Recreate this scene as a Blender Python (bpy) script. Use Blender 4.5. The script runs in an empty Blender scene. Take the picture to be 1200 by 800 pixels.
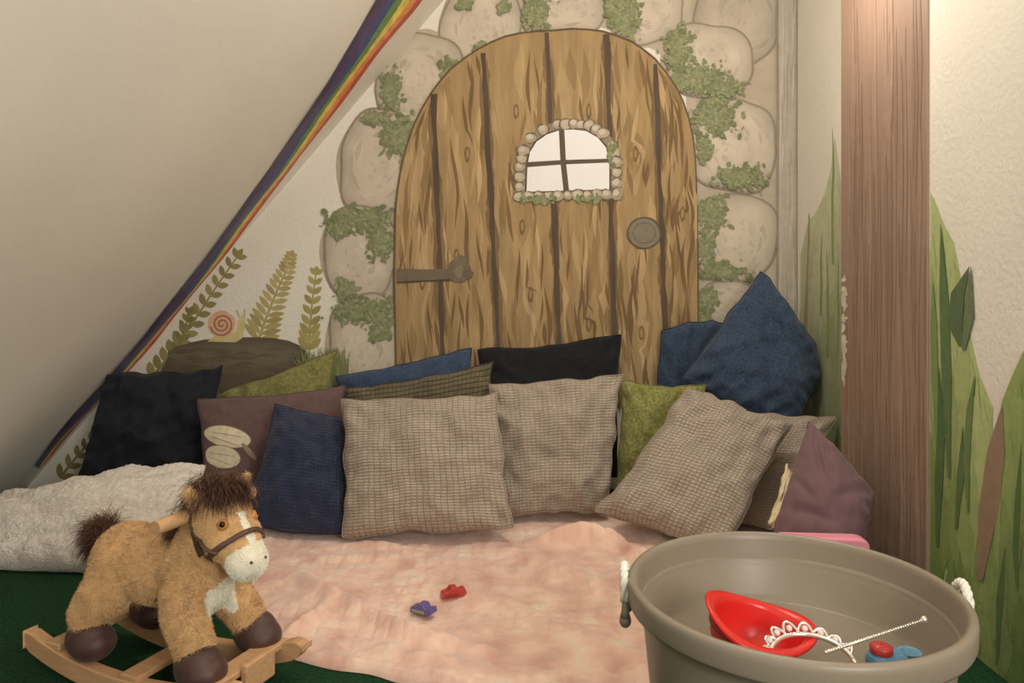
import bpy, bmesh, math, random
from mathutils import Vector, Matrix, noise
from mathutils.bvhtree import BVHTree
random.seed(7)
S=bpy.context.scene; COL=S.collection
S.view_settings.view_transform='Standard'
H=0.87; F=900.0; WB=3.1; WR=1.15; WN=1.055; PF=1.05; SL=1.17; SX=-1.96
K=0.60; TINT=(1.0,0.96,0.90)
def s2l(v):
    v/=255.0
    return v/12.92 if v<=.04045 else ((v+.055)/1.055)**2.4
def c(r,g,b): return tuple(min(.88,s2l(v)/(K*t)) for v,t in zip((r,g,b),TINT))
def W(px,py,Y): return Vector(((px-600)/F*Y,Y,H-(py-320)/F*Y))
# ---------------------------------------------------------------- mesh builder
class MB:
    def __init__(s): s.v=[]; s.f=[]; s.c=[]; s.uv=None
    def add(s,vs,fs,col=None):
        o=len(s.v); s.v+=[Vector(p) for p in vs]
        for f in fs: s.f.append(tuple(i+o for i in f)); s.c.append(col)
    def box(s,a,b,col=None):
        x0,y0,z0=a;x1,y1,z1=b
        s.add([(x0,y0,z0),(x1,y0,z0),(x1,y1,z0),(x0,y1,z0),(x0,y0,z1),(x1,y0,z1),(x1,y1,z1),(x0,y1,z1)],
              [(0,3,2,1),(4,5,6,7),(0,1,5,4),(1,2,6,5),(2,3,7,6),(3,0,4,7)],col)
    def lathe(s,prof,n=48,col=None,sx=1,sy=1,off=(0,0,0)):
        vs=[];fs=[]
        for r,z in prof:
            for k in range(n):
                a=2*math.pi*k/n; vs.append((off[0]+r*math.cos(a)*sx,off[1]+r*math.sin(a)*sy,off[2]+z))
        for i in range(len(prof)-1):
            for k in range(n):
                fs.append((i*n+k,i*n+(k+1)%n,(i+1)*n+(k+1)%n,(i+1)*n+k))
        s.add(vs,fs,col)
    def tube(s,pts,rad,seg=8,col=None,closed=False,flat=1.0):
        pts=[Vector(p) for p in pts]; n=len(pts)
        t0=(pts[1]-pts[0]).normalized(); up=Vector((0,0,1)) if abs(t0.z)<.9 else Vector((1,0,0))
        u=t0.cross(up).normalized(); vs=[];fs=[]
        for i,p in enumerate(pts):
            if closed: t=(pts[(i+1)%n]-pts[i-1]).normalized()
            else: t=(pts[min(i+1,n-1)]-pts[max(i-1,0)]).normalized()
            u=(u-t*u.dot(t)).normalized(); w=t.cross(u)
            r=rad(i/(n-1)) if callable(rad) else rad
            for k in range(seg):
                a=2*math.pi*k/seg; vs.append(p+u*(math.cos(a)*r)+w*(math.sin(a)*r*flat))
        m=n if closed else n-1
        for i in range(m):
            j=(i+1)%n
            for k in range(seg): fs.append((i*seg+k,i*seg+(k+1)%seg,j*seg+(k+1)%seg,j*seg+k))
        if not closed: fs.append(tuple(range(seg))[::-1]); fs.append(tuple((n-1)*seg+k for k in range(seg)))
        s.add(vs,fs,col)
    def ball(s,cn,r,col=None,M=None,n=16):
        if not hasattr(r,'__len__'): r=(r,r,r)
        vs=[];fs=[];m=n//2+2
        for i in range(m+1):
            th=math.pi*i/m
            for k in range(n):
                a=2*math.pi*k/n; p=Vector((r[0]*math.sin(th)*math.cos(a),r[1]*math.sin(th)*math.sin(a),r[2]*math.cos(th)))
                if M: p=M@p
                vs.append(Vector(cn)+p)
        for i in range(m):
            for k in range(n): fs.append((i*n+k,(i+1)*n+k,(i+1)*n+(k+1)%n,i*n+(k+1)%n))
        s.add(vs,fs,col)
    def build(s,name,mat,parent=None,at=None,smooth=True,bevel=0,sub=0):
        me=bpy.data.meshes.new(name)
        vs=s.v if at is None else [p-Vector(at) for p in s.v]
        me.from_pydata([tuple(p) for p in vs],[],s.f)
        if any(x is not None for x in s.c):
            ca=me.color_attributes.new('Col','FLOAT_COLOR','CORNER')
            buf=[]
            for p in me.polygons:
                q=s.c[p.index] or (.5,.5,.5)
                buf+= [q[0],q[1],q[2],1.0]*p.loop_total
            ca.data.foreach_set('color',buf)
        if s.uv:
            ul=me.uv_layers.new(name='UVMap'); b=[]
            for l in me.loops: b+=list(s.uv[l.vertex_index])
            ul.data.foreach_set('uv',b)
        if smooth: me.polygons.foreach_set('use_smooth',[True]*len(me.polygons))
        me.materials.append(mat); me.update()
        o=bpy.data.objects.new(name,me); COL.objects.link(o)
        if parent: o.parent=parent
        elif at is not None: o.location=at
        if bevel:
            m=o.modifiers.new('b','BEVEL'); m.width=bevel; m.segments=3; m.limit_method='ANGLE'
        return o
def tag(o,label,cat,group=None):
    o['label']=label;o['category']=cat
    if group:o['group']=group
    return o
def struct(o): o['kind']='structure'; return o
def empty(name,label,cat,loc,rz=0,group=None):
    o=bpy.data.objects.new(name,None);COL.objects.link(o);o.location=loc;o.rotation_euler=(0,0,rz);o.empty_display_size=.05
    return tag(o,label,cat,group)
# ---------------------------------------------------------------- materials
def mat(name,base=None,rough=.8,ns=20,amt=.15,bs=200,bump=.2,bd=.002,vcol=False,scale=(1,1,1),sheen=0,metal=0,uv=False,detail=4):
    m=bpy.data.materials.new(name);m.use_nodes=True;nt=m.node_tree;N=nt.nodes;L=nt.links
    b=N['Principled BSDF'];b.inputs['Roughness'].default_value=rough;b.inputs['Metallic'].default_value=metal
    if sheen: b.inputs['Sheen Weight'].default_value=sheen; b.inputs['Sheen Roughness'].default_value=.5
    if rough>.65: b.inputs['Specular IOR Level'].default_value=.2
    tc=N.new('ShaderNodeTexCoord');mp=N.new('ShaderNodeMapping');mp.inputs['Scale'].default_value=scale
    L.new(tc.outputs['UV' if uv else 'Object'],mp.inputs[0])
    n=N.new('ShaderNodeTexNoise');n.inputs['Scale'].default_value=ns;n.inputs['Detail'].default_value=detail;L.new(mp.outputs[0],n.inputs[0])
    r=N.new('ShaderNodeMapRange');r.inputs[1].default_value=.3;r.inputs[2].default_value=.7;r.inputs[3].default_value=1-amt;r.inputs[4].default_value=1+amt
    L.new(n.outputs[0],r.inputs[0])
    mx=N.new('ShaderNodeVectorMath');mx.operation='SCALE'
    if vcol:
        a=N.new('ShaderNodeAttribute');a.attribute_name='Col';L.new(a.outputs[0],mx.inputs[0])
    else: mx.inputs[0].default_value=base
    L.new(r.outputs[0],mx.inputs['Scale']);L.new(mx.outputs[0],b.inputs['Base Color'])
    if bump:
        n2=N.new('ShaderNodeTexNoise');n2.inputs['Scale'].default_value=bs;n2.inputs['Detail'].default_value=3;L.new(mp.outputs[0],n2.inputs[0])
        bp=N.new('ShaderNodeBump');bp.inputs['Strength'].default_value=bump;bp.inputs['Distance'].default_value=bd
        L.new(n2.outputs[0],bp.inputs['Height']);L.new(bp.outputs[0],b.inputs['Normal'])
    return m
def gridmat(name,base,cols,rows,dark=.6,bd=.004,noise_amt=.12,strength=.8,mort=.05):
    m=bpy.data.materials.new(name);m.use_nodes=True;nt=m.node_tree;N=nt.nodes;L=nt.links
    b=N['Principled BSDF'];b.inputs['Roughness'].default_value=.85;b.inputs['Specular IOR Level'].default_value=.15
    b.inputs['Sheen Weight'].default_value=.2
    tc=N.new('ShaderNodeTexCoord');mp=N.new('ShaderNodeMapping');mp.inputs['Scale'].default_value=(cols*.5,rows*.25,1)
    L.new(tc.outputs['UV'],mp.inputs[0])
    wn=N.new('ShaderNodeTexNoise');wn.inputs['Scale'].default_value=1.3;L.new(mp.outputs[0],wn.inputs[0])
    va=N.new('ShaderNodeVectorMath');va.operation='MULTIPLY_ADD';L.new(wn.outputs['Color'],va.inputs[0]);va.inputs[1].default_value=(.12,.08,0);L.new(mp.outputs[0],va.inputs[2])
    br=N.new('ShaderNodeTexBrick');br.offset=0;br.inputs['Scale'].default_value=1;br.inputs['Mortar Size'].default_value=mort;br.inputs['Mortar Smooth'].default_value=1
    br.inputs['Brick Width'].default_value=.5;br.inputs['Row Height'].default_value=.25
    br.inputs['Color1'].default_value=(*[x*1.06 for x in base],1);br.inputs['Color2'].default_value=(*[x*.92 for x in base],1);br.inputs['Mortar'].default_value=(*[x*dark for x in base],1)
    L.new(va.outputs[0],br.inputs['Vector'])
    n=N.new('ShaderNodeTexNoise');n.inputs['Scale'].default_value=6;L.new(tc.outputs['UV'],n.inputs[0])
    r=N.new('ShaderNodeMapRange');r.inputs[1].default_value=.3;r.inputs[2].default_value=.7;r.inputs[3].default_value=1-noise_amt;r.inputs[4].default_value=1+noise_amt;L.new(n.outputs[0],r.inputs[0])
    sc=N.new('ShaderNodeVectorMath');sc.operation='SCALE';L.new(br.outputs['Color'],sc.inputs[0]);L.new(r.outputs[0],sc.inputs['Scale']);L.new(sc.outputs[0],b.inputs['Base Color'])
    bp=N.new('ShaderNodeBump');bp.invert=True;bp.inputs['Strength'].default_value=strength;bp.inputs['Distance'].default_value=bd
    L.new(br.outputs['Fac'],bp.inputs['Height']);L.new(bp.outputs[0],b.inputs['Normal'])
    return m
def linen(name,base,amt=.35,ns=90,sheen=.15): return mat(name,base,.85,ns,amt,400,.5,.002,sheen=sheen,uv=False)
M={}
M['wall']=mat('wall_paint',c(186,179,165),.75,3,.04,70,.4,.005)
M['slope']=mat('slope_plaster',(.89,.85,.77),.6,2.0,.03,26,.22,.005,detail=2)
M['floor']=mat('green_carpet',c(20,52,28),.95,120,.5,500,1,.004)
M['post']=mat('post_paint',c(124,102,86),.6,9,.05,60,.05,.002,scale=(8,8,.6))
M['ceil']=mat('ceiling_paint',c(200,190,175),.8,3,.03,40,.3,.004)
M['paint']=mat('mural_paint',vcol=True,rough=.75,ns=30,amt=.07,bs=70,bump=.35,bd=.004)
M['white']=mat('mural_white',c(248,244,232),.75,10,.01,70,.3,.004)
M['stonep']=mat('mural_stone',vcol=True,rough=.75,ns=9,amt=.10,bs=70,bump=.35,bd=.004,detail=8)
M['woodp']=mat('mural_wood',vcol=True,rough=.75,ns=14,amt=.16,bs=70,bump=.3,bd=.004,scale=(2.4,1,.3),detail=5)
M['vc']=mat('coloured_plastic',vcol=True,rough=.35,ns=5,amt=.02,bump=0)
M['ribbon']=mat('ribbon_satin',vcol=True,rough=.5,ns=30,amt=.2,bs=80,bump=.3)
# ---------------------------------------------------------------- setting
mb=MB();mb.add([(-2.05,-1.2,0),(1.3,-1.2,0),(1.3,3.2,0),(-2.05,3.2,0),(-2.05,-1.2,-.1),(1.3,-1.2,-.1),(1.3,3.2,-.1),(-2.05,3.2,-.1)],[(0,1,2,3),(7,6,5,4),(0,4,5,1),(1,5,6,2),(2,6,7,3),(3,7,4,0)])
struct(mb.build('floor',M['floor'],smooth=False))
zt=2.3;xt=zt/SL+SX
def prism(poly,y0,y1):
    mb=MB();n=len(poly)
    mb.add([(x,y0,z) for x,z in poly]+[(x,y1,z) for x,z in poly],[tuple(range(n)),tuple(range(2*n-1,n-1,-1))]+[(i,i+n,(i+1)%n+n,(i+1)%n) for i in range(n)])
    return mb
wall_back=struct(prism([(SX,0),(WR+.1,0),(WR+.1,zt),(xt,zt)],WB,WB+.08).build('wall_back',M['wall'],smooth=False))
struct(prism([(SX,0),(xt,zt),(xt-.1,zt),(SX-.1,0)],-1.2,WB+.08).build('wall_left',M['slope'],smooth=False))
struct(prism([(xt-.1,zt),(WR+.1,zt),(WR+.1,zt+.08),(xt-.1,zt+.08)],-1.2,WB+.08).build('ceiling',M['ceil'],smooth=False))
mb=MB();mb.box((WR,2.0,0),(WR+.1,WB,zt));mb.box((WN,-1.2,0),(WR+.1,1.94,zt))
wall_right=struct(mb.build('wall_right',M['wall'],smooth=False))
mb=MB();mb.box((PF,1.94,0),(WR-.0005,2.455,zt-.001));post=struct(mb.build('trim_1',M['post'],smooth=False,bevel=.006))
# ---------------------------------------------------------------- mural painting
class Paint(MB):
    def __init__(s,plane,base):
        super().__init__();s.pl=plane;s.b=base;s.k=0
    def P(s,x,y,off):
        if s.pl=='back': return W(x,y,WB-off)
        if s.pl=='far': X=WR-off
        elif s.pl=='near': X=WN-off
        elif s.pl=='post': X=PF-off
        Y=X*F/(x-600)
        if s.pl=='near': Y=min(Y,1.935)
        if s.pl=='far': Y=min(Y,WB-.001)
        if s.pl=='post': Y=min(max(Y,1.95),2.445)
        return Vector((X,Y,max(.002,H-(y-320)/F*Y)))
    def poly(s,pts,col):
        off=s.b+s.k*5e-6;s.k+=1
        s.add([s.P(x,y,off) for x,y in pts],[tuple(range(len(pts)))],col)
    def blob(s,cx,cy,rx,ry,col,rot=0,wob=.05,n=28,sq=2.0,seed=None):
        sd=random.random()*50 if seed is None else seed;pts=[];cr,sr=math.cos(rot),math.sin(rot)
        for i in range(n):
            a=2*math.pi*i/n;ca,sa=math.cos(a),math.sin(a)
            r=(abs(ca)**sq+abs(sa)**sq)**(-1/sq)*(1+wob*2*noise.noise(Vector((ca*1.3+sd,sa*1.3,sd))))
            x,y=rx*r*ca,ry*r*sa;pts.append((cx+x*cr-y*sr,cy+x*sr+y*cr))
        s.poly(pts,col)
    def stroke(s,pts,w,col):
        n=len(pts);L=[];R=[]
        for i,(x,y) in enumerate(pts):
            a=pts[max(i-1,0)];b=pts[min(i+1,n-1)];dx,dy=b[0]-a[0],b[1]-a[1];l=math.hypot(dx,dy) or 1
            ww=w(i/(n-1)) if callable(w) else w
            L.append((x-dy/l*ww/2,y+dx/l*ww/2));R.append((x+dy/l*ww/2,y-dx/l*ww/2))
        off=s.b+s.k*5e-6;s.k+=1
        s.add([s.P(*p,off) for p in L+R],[(i,i+1,n+i+1,n+i) for i in range(n-1)],col)
    def leaf(s,x,y,ang,l,w,col):
        pts=[]
        for i in range(7): t=i/6;pts.append((t*l,-w/2*math.sin(math.pi*t)**.8 if 0<t<1 else 0))
        for i in range(5,0,-1): t=i/6;pts.append((t*l,w/2*math.sin(math.pi*t)**.8))
        ca,sa=math.cos(ang),math.sin(ang);s.poly([(x+a*ca-b*sa,y+a*sa+b*ca) for a,b in pts],col)
    def moss(s,cx,cy,rx,ry,n,rot=0):
        cr,sr=math.cos(rot),math.sin(rot)
        for k in range(n):
            x,y=rx*random.gauss(0,.42),ry*random.gauss(0,.42)
            g=random.random()*.6+.4*k/n;col=c(86+42*g,92+35*g,60+38*g)
            z=1.8 if k<n*.4 else .9
            s.blob(cx+x*cr-y*sr,cy+x*sr+y*cr,random.uniform(1.3,3.2)*z,random.uniform(1.0,2.2)*z,col,random.random()*3,.3,7)
def rc(col,v): k=1+random.uniform(-v,v);return tuple(min(.9,x*k) for x in col)
SB=c(160,148,130)
stones=[
 (565,32,47,50,.15,[(566,66,14,16),(545,4,10,6),(590,8,8,6)]),
 (661,8,50,31,0,[(628,14,14,22)]),
 (757,8,46,41,0,[(733,18,18,26),(716,4,6,18)]),
 (866,20,50,52,.3,[]),
 (493,98,46,58,.35,[(458,104,11,26),(528,92,12,24)]),
 (830,70,49,42,.1,[(815,92,36,18),(795,55,15,24),(850,103,22,9)]),
 (443,190,43,60,.18,[(468,158,22,24),(440,138,16,8),(478,185,8,16)]),
 (860,170,49,56,0,[(838,135,26,24),(866,208,30,14),(826,175,8,16)]),
 (423,297,41,55,0,[(424,258,34,14),(446,285,14,20),(398,268,14,12)]),
 (864,278,47,52,0,[(834,250,16,20),(828,290,9,24),(850,318,24,9)]),
 (427,402,41,56,0,[(425,364,34,16),(446,380,16,18),(404,340,12,12)]),
 (851,363,35,32,0,[(830,352,12,16),(824,378,8,16)]),
]
gb=Paint('back',.0001);MO=c(148,136,118)
gb.poly([(800,-30),(912,-30),(911,400),(812,400)],MO)
gb.poly([(548,-30),(820,-30),(820,120),(770,60),(700,30),(600,40),(540,80),(500,120),(470,200),(462,400),(450,400),(450,240),(462,150),(500,60)],MO)
for (x,y,rx,ry,r,ms) in stones: gb.blob(x,y,rx+6,ry+6,rc(MO,.04),r,.04)
for _ in range(200):
    x,y,rx,ry,r,ms=random.choice(stones);a=random.random()*6.28;x+=rx*math.cos(a);y+=ry*math.sin(a)
    if x<895: gb.stroke([(x+q*4*math.cos(a+1.57),y+q*4*math.sin(a+1.57)) for q in range(6)],lambda t:.4+5*math.sin(math.pi*t),rc(MO,.10))
gb.build('painted_mortar',M['stonep'],wall_back,smooth=False)
for i,(x,y,rx,ry,r,ms) in enumerate(stones):
    dk=.86 if i==3 else 1
    p=Paint('back',.0016+i*.0005);sd=i*3.7
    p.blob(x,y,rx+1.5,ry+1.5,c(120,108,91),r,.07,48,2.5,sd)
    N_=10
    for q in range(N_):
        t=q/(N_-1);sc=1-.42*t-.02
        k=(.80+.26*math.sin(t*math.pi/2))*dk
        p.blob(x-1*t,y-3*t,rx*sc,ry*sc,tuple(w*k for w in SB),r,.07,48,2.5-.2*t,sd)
    for _ in range(60):
        a=random.random()*6.28;q=random.uniform(.05,.86);aa=a+random.uniform(.2,.7);wd_=random.uniform(2,7)
        kk=dk*random.uniform(.88,1.10)*(1.06-.22*q)
        p.stroke([(x+rx*q*math.cos(a+(aa-a)*t/5),y+ry*q*math.sin(a+(aa-a)*t/5)) for t in range(6)],lambda t:.3+wd_*math.sin(math.pi*t),tuple(w*kk for w in SB))
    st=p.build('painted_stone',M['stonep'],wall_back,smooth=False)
    if ms:
        q=Paint('back',.0090+i*1.3e-6)
        for (mx,my,a,b) in ms: q.moss(mx,my,a*1.05,b*1.05,int(30+a*b*.7))
        q.build('painted_moss',M['paint'],st,smooth=False)
def door_edge(side,y):
    L=[(37,648),(40,610),(50,575),(68,545),(95,517),(130,494),(170,478),(215,468),(260,464),(330,463),(470,466)]
    R=[(37,648),(36,690),(42,722),(58,752),(85,780),(120,800),(160,811),(210,815),(300,817),(470,818)]
    A=L if side<0 else R
    for (y0,x0),(y1,x1) in zip(A,A[1:]):
        if y0!=y1 and min(y0,y1)<=y<=max(y0,y1): return x0+(x1-x0)*(y-y0)/(y1-y0)
    return A[-1][1]
Lp=[(648,37),(628,38),(610,40),(592,44),(575,51),(560,59),(545,69),(530,81),(517,95),(505,111),(494,130),(485,149),(478,170),(472,192),(468,215),(465,238),(464,260),(463,330),(466,470)]
Rp=[(818,470),(817,300),(815,210),(814,185),(811,160),(806,139),(800,120),(791,102),(780,86),(767,70),(752,58),(738,49),(722,43),(706,38),(690,36),(670,35)]
DB=.0155
p=Paint('back',DB)
out=Lp+Rp
p.poly([(641+(x-641)*1.010,250+(y-250)*1.012) for x,y in out],c(84,68,50))
p.poly(out,c(132,109,75))
seams=[((508,110),(521,470)),((566,62),(588,470)),((641,38),(658,470)),((711,40),(722,470)),((768,75),(783,470))]
def sx(i,y):
    if i<0: return door_edge(-1,y)
    if i>=len(seams): return door_edge(1,y)
    (x0,y0),(x1,y1)=seams[i];return x0+(x1-x0)*(y-y0)/(y1-y0)
def inside(x,y): return y>40 and door_edge(-1,y)+3<x<door_edge(1,y)-3
knots=[(535,300),(605,130),(622,345),(690,380),(690,130),(745,180),(752,390),(548,180),(495,330),(800,250),(612,265)]
def kbend(x,y):   # grain flows smoothly around each knot
    for (kx,ky) in knots:
        d2=((y-ky)/20)**2
        if d2<4 and abs(x-kx)<16:
            u=(x-kx);x+=(1 if u>=0 else -1)*6*math.exp(-d2)*(1-abs(u)/16)
    return x
for b in range(6):
    for k in range(70):
        y0=random.uniform(45,430);ln=random.uniform(30,90);t=random.uniform(.08,.92);ph=random.random()*6
        pts=[]
        for j in range(11):
            y=y0+ln*j/10
            if y>468: break
            a,e=sx(b-1,y),sx(b,y);x=a+(e-a)*t+2.6*math.sin(y*.06+ph)
            x=min(max(kbend(x,y),a+3),e-3)
            if inside(x,y): pts.append((x,y))
        if len(pts)<4: continue
        dens=noise.noise(Vector((b*3.1,y0*.018,t*2)))
        if dens>.0 and k>28: col=c(98,77,52);w=random.uniform(2.0,5.2)
        elif k<28: col=random.choice([c(120,98,66),c(142,119,84)]);w=random.uniform(7,13)
        else: col=random.choice([c(115,93,62),c(148,124,89),c(140,116,81)]);w=random.uniform(2.5,6)
        p.stroke(pts,lambda t,w=w:.3+w*math.sin(math.pi*min(1,t*.95+.02))**1.3,rc(col,.06))
for kx,ky in knots:
    if inside(kx,ky):
        p.blob(kx,ky,3.2,9,c(100,79,54),0,.12,18);p.blob(kx,ky,1.6,5.5,c(130,106,73),0,.1,14)
for i,((x0,y0),(x1,y1)) in enumerate(seams):
    for sgn in(-1,1):
        for k in range(9):
            t0=random.uniform(0,.85);l=random.uniform(.08,.2)
            p.stroke([(x0+(x1-x0)*(t0+l*q/6)+sgn*random.uniform(2,5),y0+(y1-y0)*(t0+l*q/6)) for q in range(7)],lambda t:.3+5*math.sin(math.pi*t),rc(c(102,82,57),.06))
    pts=[(x0+(x1-x0)*t/20+random.uniform(-.8,.8),y0+(y1-y0)*t/20) for t in range(21)]
    p.stroke(pts,lambda t:random.uniform(4,8),c(72,60,48))
door=p.build('painted_door',M['woodp'],wall_back,smooth=False)
DD=DB+.0042
p=Paint('back',DD)
p.stroke([(465,322),(480,322),(500,322),(520,321),(535,320)],lambda t:15-4*t,c(92,82,67))
p.stroke([(465,331),(500,329),(530,328)],1.5,c(62,54,44))
p.blob(539,317,13,14,c(92,82,67),0,.1);p.blob(540,306,8,7,c(96,86,71),0,.1);p.blob(538,318,6,7,c(108,96,79),0,.1);p.blob(548,321,7,6,c(88,78,63),0,.1)
p.build('painted_hinge',M['paint'],door,smooth=False)
p=Paint('back',DD)
p.blob(755,273,20,19,c(78,70,58),0,.03);p.blob(755,273,18,17,c(106,98,83),0,.03)
p.stroke([(755+13*math.cos(a/20*6.283),273+12*math.sin(a/20*6.283)) for a in range(21)],1.3,c(88,80,67))
p.build('painted_knob',M['paint'],door,smooth=False)
p=Paint('back',DD)
def win(sc,cx=666,cy=191):
    pts=[(615,226),(616,195),(619,178),(627,165),(640,156),(655,151),(672,150),(688,152),(702,160),(712,172),(716,190),(716,223)]
    return [(cx+(x-cx)*sc,cy+(y-cy)*sc) for x,y in pts]
p.poly(win(1.22),c(116,105,87))
p.poly(win(1.0),c(66,54,44))
pw=p.build('painted_window',M['paint'],door,smooth=False)
q=Paint('back',DD+.0002);q.poly(win(.96),c(244,240,228));q.build('painted_pane',M['white'],pw,smooth=False)
p=Paint('back',DD+.0004)
p.stroke([(658,150),(660,190),(664,227)],lambda t:6.5,c(78,66,56))
p.stroke([(616,193),(660,190),(716,188)],lambda t:6-1.5*t,c(78,66,56))
p.build('painted_glazing_bar',M['paint'],pw,smooth=False)
wst=Paint('back',DD+.0003)
ring=win(1.13);ring2=[]
for i in range(len(ring)):
    a=ring[i];b=ring[(i+1)%len(ring)];d=math.hypot(a[0]-b[0],a[1]-b[1]);n=max(1,round(d/12))
    for j in range(n): ring2.append((a[0]+(b[0]-a[0])*j/n,a[1]+(b[1]-a[1])*j/n))
for x,y in ring2:
    r=random.uniform(5.2,7.2);wst.blob(x,y,r+1,r*.9+1,c(92,80,65),0,.15,14);wst.blob(x,y,r,r*.88,rc(c(142,129,108),.14),0,.15,14);wst.blob(x-1,y-1.5,r*.6,r*.5,rc(c(160,149,130),.08),0,.15,10)
wst.moss(716,178,5,16,40);wst.moss(628,234,22,4,50);wst.moss(690,233,18,3,25)
wst.build('painted_window_surround',M['stonep'],door,smooth=False)
p=Paint('back',.0095)
p.poly([(911,-35),(936,-35),(936,500),(911,500)],c(148,139,125))
for _ in range(50):
    x=random.uniform(914,934);y=random.uniform(-30,400);l=random.uniform(30,110)
    p.stroke([(x,y),(x+1,y+l/2),(x-1,y+l)],lambda t:2*math.sin(math.pi*t)+.2,rc(c(138,128,113) if random.random()<.6 else c(158,149,134),.05))
p.stroke([(911,-30),(912,150),(911,400)],2.5,c(120,110,97));p.stroke([(934.5,-30),(934,150),(934.5,400)],3,c(126,116,101))
p.build('painted_trunk',M['paint'],wall_back,smooth=False)
p=Paint('back',.0009)
def mound(dx,dy,s): return [(278+(x-278)*s+dx,430+(y-430)*s+dy) for x,y in [(186,470),(187,448),(190,432),(196,419),(206,409),(220,402),(238,398),(258,396),(280,395),(302,395),(322,396),(338,399),(350,404),(358,411),(363,421),(366,440),(368,470)]]
p.poly(mound(0,0,1),c(80,71,57))
for q in range(8):
    t=q/7;p.blob(276,418-t*2,80-8*t,20-9*t,tuple(a*(1-t)+b*t for a,b in zip(c(82,73,59),c(92,83,67))),0,.08,34)
for _ in range(50):
    x=random.uniform(204,352);y=random.uniform(408,440);p.stroke([(x-14,y+2),(x,y),(x+14,y+2)],lambda t:4*math.sin(math.pi*t)+.2,rc(c(82,74,59),.10))
p.build('painted_log',M['paint'],wall_back,smooth=False)
p=Paint('back',.0019)
p.poly([(243,400),(252,393),(268,391),(277,388),(279,376),(284,368),(288,372),(287,384),(284,396),(276,401)],c(170,157,110))
p.stroke([(281,372),(277,363)],1.6,c(160,142,90));p.stroke([(286,372),(287,362)],1.6,c(160,142,90))
p.blob(260,380,16,16,c(180,140,110),0,.03)
p.stroke([(260+(1+a*.42)*math.cos(a*.5),380+(1+a*.42)*math.sin(a*.5)) for a in range(32)],2.0,c(130,92,70))
p.build('painted_snail',M['paint'],wall_back,smooth=False)
def plant(name,stem,n,l0,l1,w,ang,col,base=.0006):
    p=Paint('back',base);p.stroke(stem,lambda t:3.6-2*t,col)
    m=len(stem)
    for i in range(n):
        t=i/(n-1);f=t*(m-1);k=min(int(f),m-2);f-=k
        x=stem[k][0]+(stem[k+1][0]-stem[k][0])*f;y=stem[k][1]+(stem[k+1][1]-stem[k][1])*f
        a=math.atan2(stem[k+1][1]-stem[k][1],stem[k+1][0]-stem[k][0]);l=l0+(l1-l0)*t
        for s in(-1,1): p.leaf(x,y,a+s*ang,l,w*(1-.35*t),rc(col,.15))
    p.leaf(stem[-1][0],stem[-1][1],a,l1,w*.7,col)
    p.build(name,M['paint'],wall_back,smooth=False)
OG=c(122,113,70)
plant('painted_leafy_plant',[(178,442),(202,412),(228,375),(252,338),(277,302)],14,19,13,10,.85,OG)
plant('painted_leafy_plant',[(200,440),(208,412),(216,385),(222,368)],7,16,10,8,.8,c(108,101,62),.0007)
plant('painted_fern',[(303,398),(312,372),(324,342),(335,318),(341,300)],16,26,8,7.5,1.05,c(144,130,84),.00062)
plant('painted_leafy_plant',[(362,410),(363,385),(366,352),(370,322)],9,20,11,9,.75,c(136,124,78),.00064)
plant('painted_leafy_plant',[(70,560),(90,535),(106,516)],5,18,11,8,.7,c(116,105,69))
p=Paint('back',.0105)
for _ in range(90):
    x=random.uniform(352,408);p.stroke([(x,452),(x+random.uniform(-4,4),432),(x+random.uniform(-10,8),random.uniform(404,426))],lambda t:3.4*(1-t)+.3,rc(c(104,107,68),.18))
p.build('painted_grass',M['paint'],wall_back,smooth=False)
def soft(p,poly,c0,c1,n,x0,x1,ytop,lmin,lmax,wmax,ybot):
    p.poly(poly,c0)
    S_=[]
    for _ in range(n):
        x=random.uniform(x0,x1);yt=ytop(x);
        if yt is None: continue
        y=random.uniform(yt+8,ybot);l=random.uniform(lmin,lmax)
        t=min(1,max(0,(y-yt)/360+random.uniform(-.09,.11)+.3*noise.noise(Vector((x*.05,y*.012,3)))));S_.append((t,x,y,l))
    for t,x,y,l in S_:
        col=tuple(a*(1-t)+b*t for a,b in zip(c0,c1));w=random.uniform(.4,1)*wmax
        p.stroke([(x+random.uniform(-2,2)*(1-q/5)+0,y+l*(1-q/5)) for q in range(6)],lambda t,w=w:w*math.sin(math.pi*(.03+.94*t)),col)
def interp(A):
    def f(x):
        for (a,b),(d,e) in zip(A,A[1:]):
            if a<=x<=d: return b+(e-b)*(x-a)/(d-a)
        return None
    return f
p=Paint('far',.0006)
ft=[(938,300),(946,262),(958,245),(967,225),(974,195),(978,160),(984,200),(990,250)]
soft(p,[(938,640)]+ft[:]+[(1000,640)],c(156,156,126),c(98,106,68),300,939,989,interp(ft),40,110,10,560)
for x,y,l,w in((976,150,160,4),(962,270,100,4),(970,290,130,5),(982,300,120,5)):
    p.stroke([(x+random.uniform(-2,2)*(1-t/6),y+l*t/6) for t in range(7)],lambda t,w=w:.3+w*t*(1.6-t),c(114,122,82))
p.stroke([(944,500),(943,400),(946,330),(948,250)],lambda t:6*(1-t)+1,c(134,118,99))
p.build('painted_tall_grass',M['paint'],wall_right,smooth=False)
p=Paint('near',.0006)
nt1=[(1086,225),(1096,236),(1106,262),(1118,285),(1127,330),(1135,385),(1148,440),(1164,478)]
soft(p,nt1+[(1160,560),(1150,820),(1086,820)],c(144,152,102),c(94,110,58),320,1088,1162,interp(nt1),50,130,16,700)
nt2=[(1150,800),(1158,600),(1165,520),(1174,470),(1186,440),(1200,410),(1290,380)]
soft(p,nt2+[(1290,820)],c(120,132,80),c(76,92,50),320,1152,1280,interp(nt2),50,120,16,780)
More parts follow.
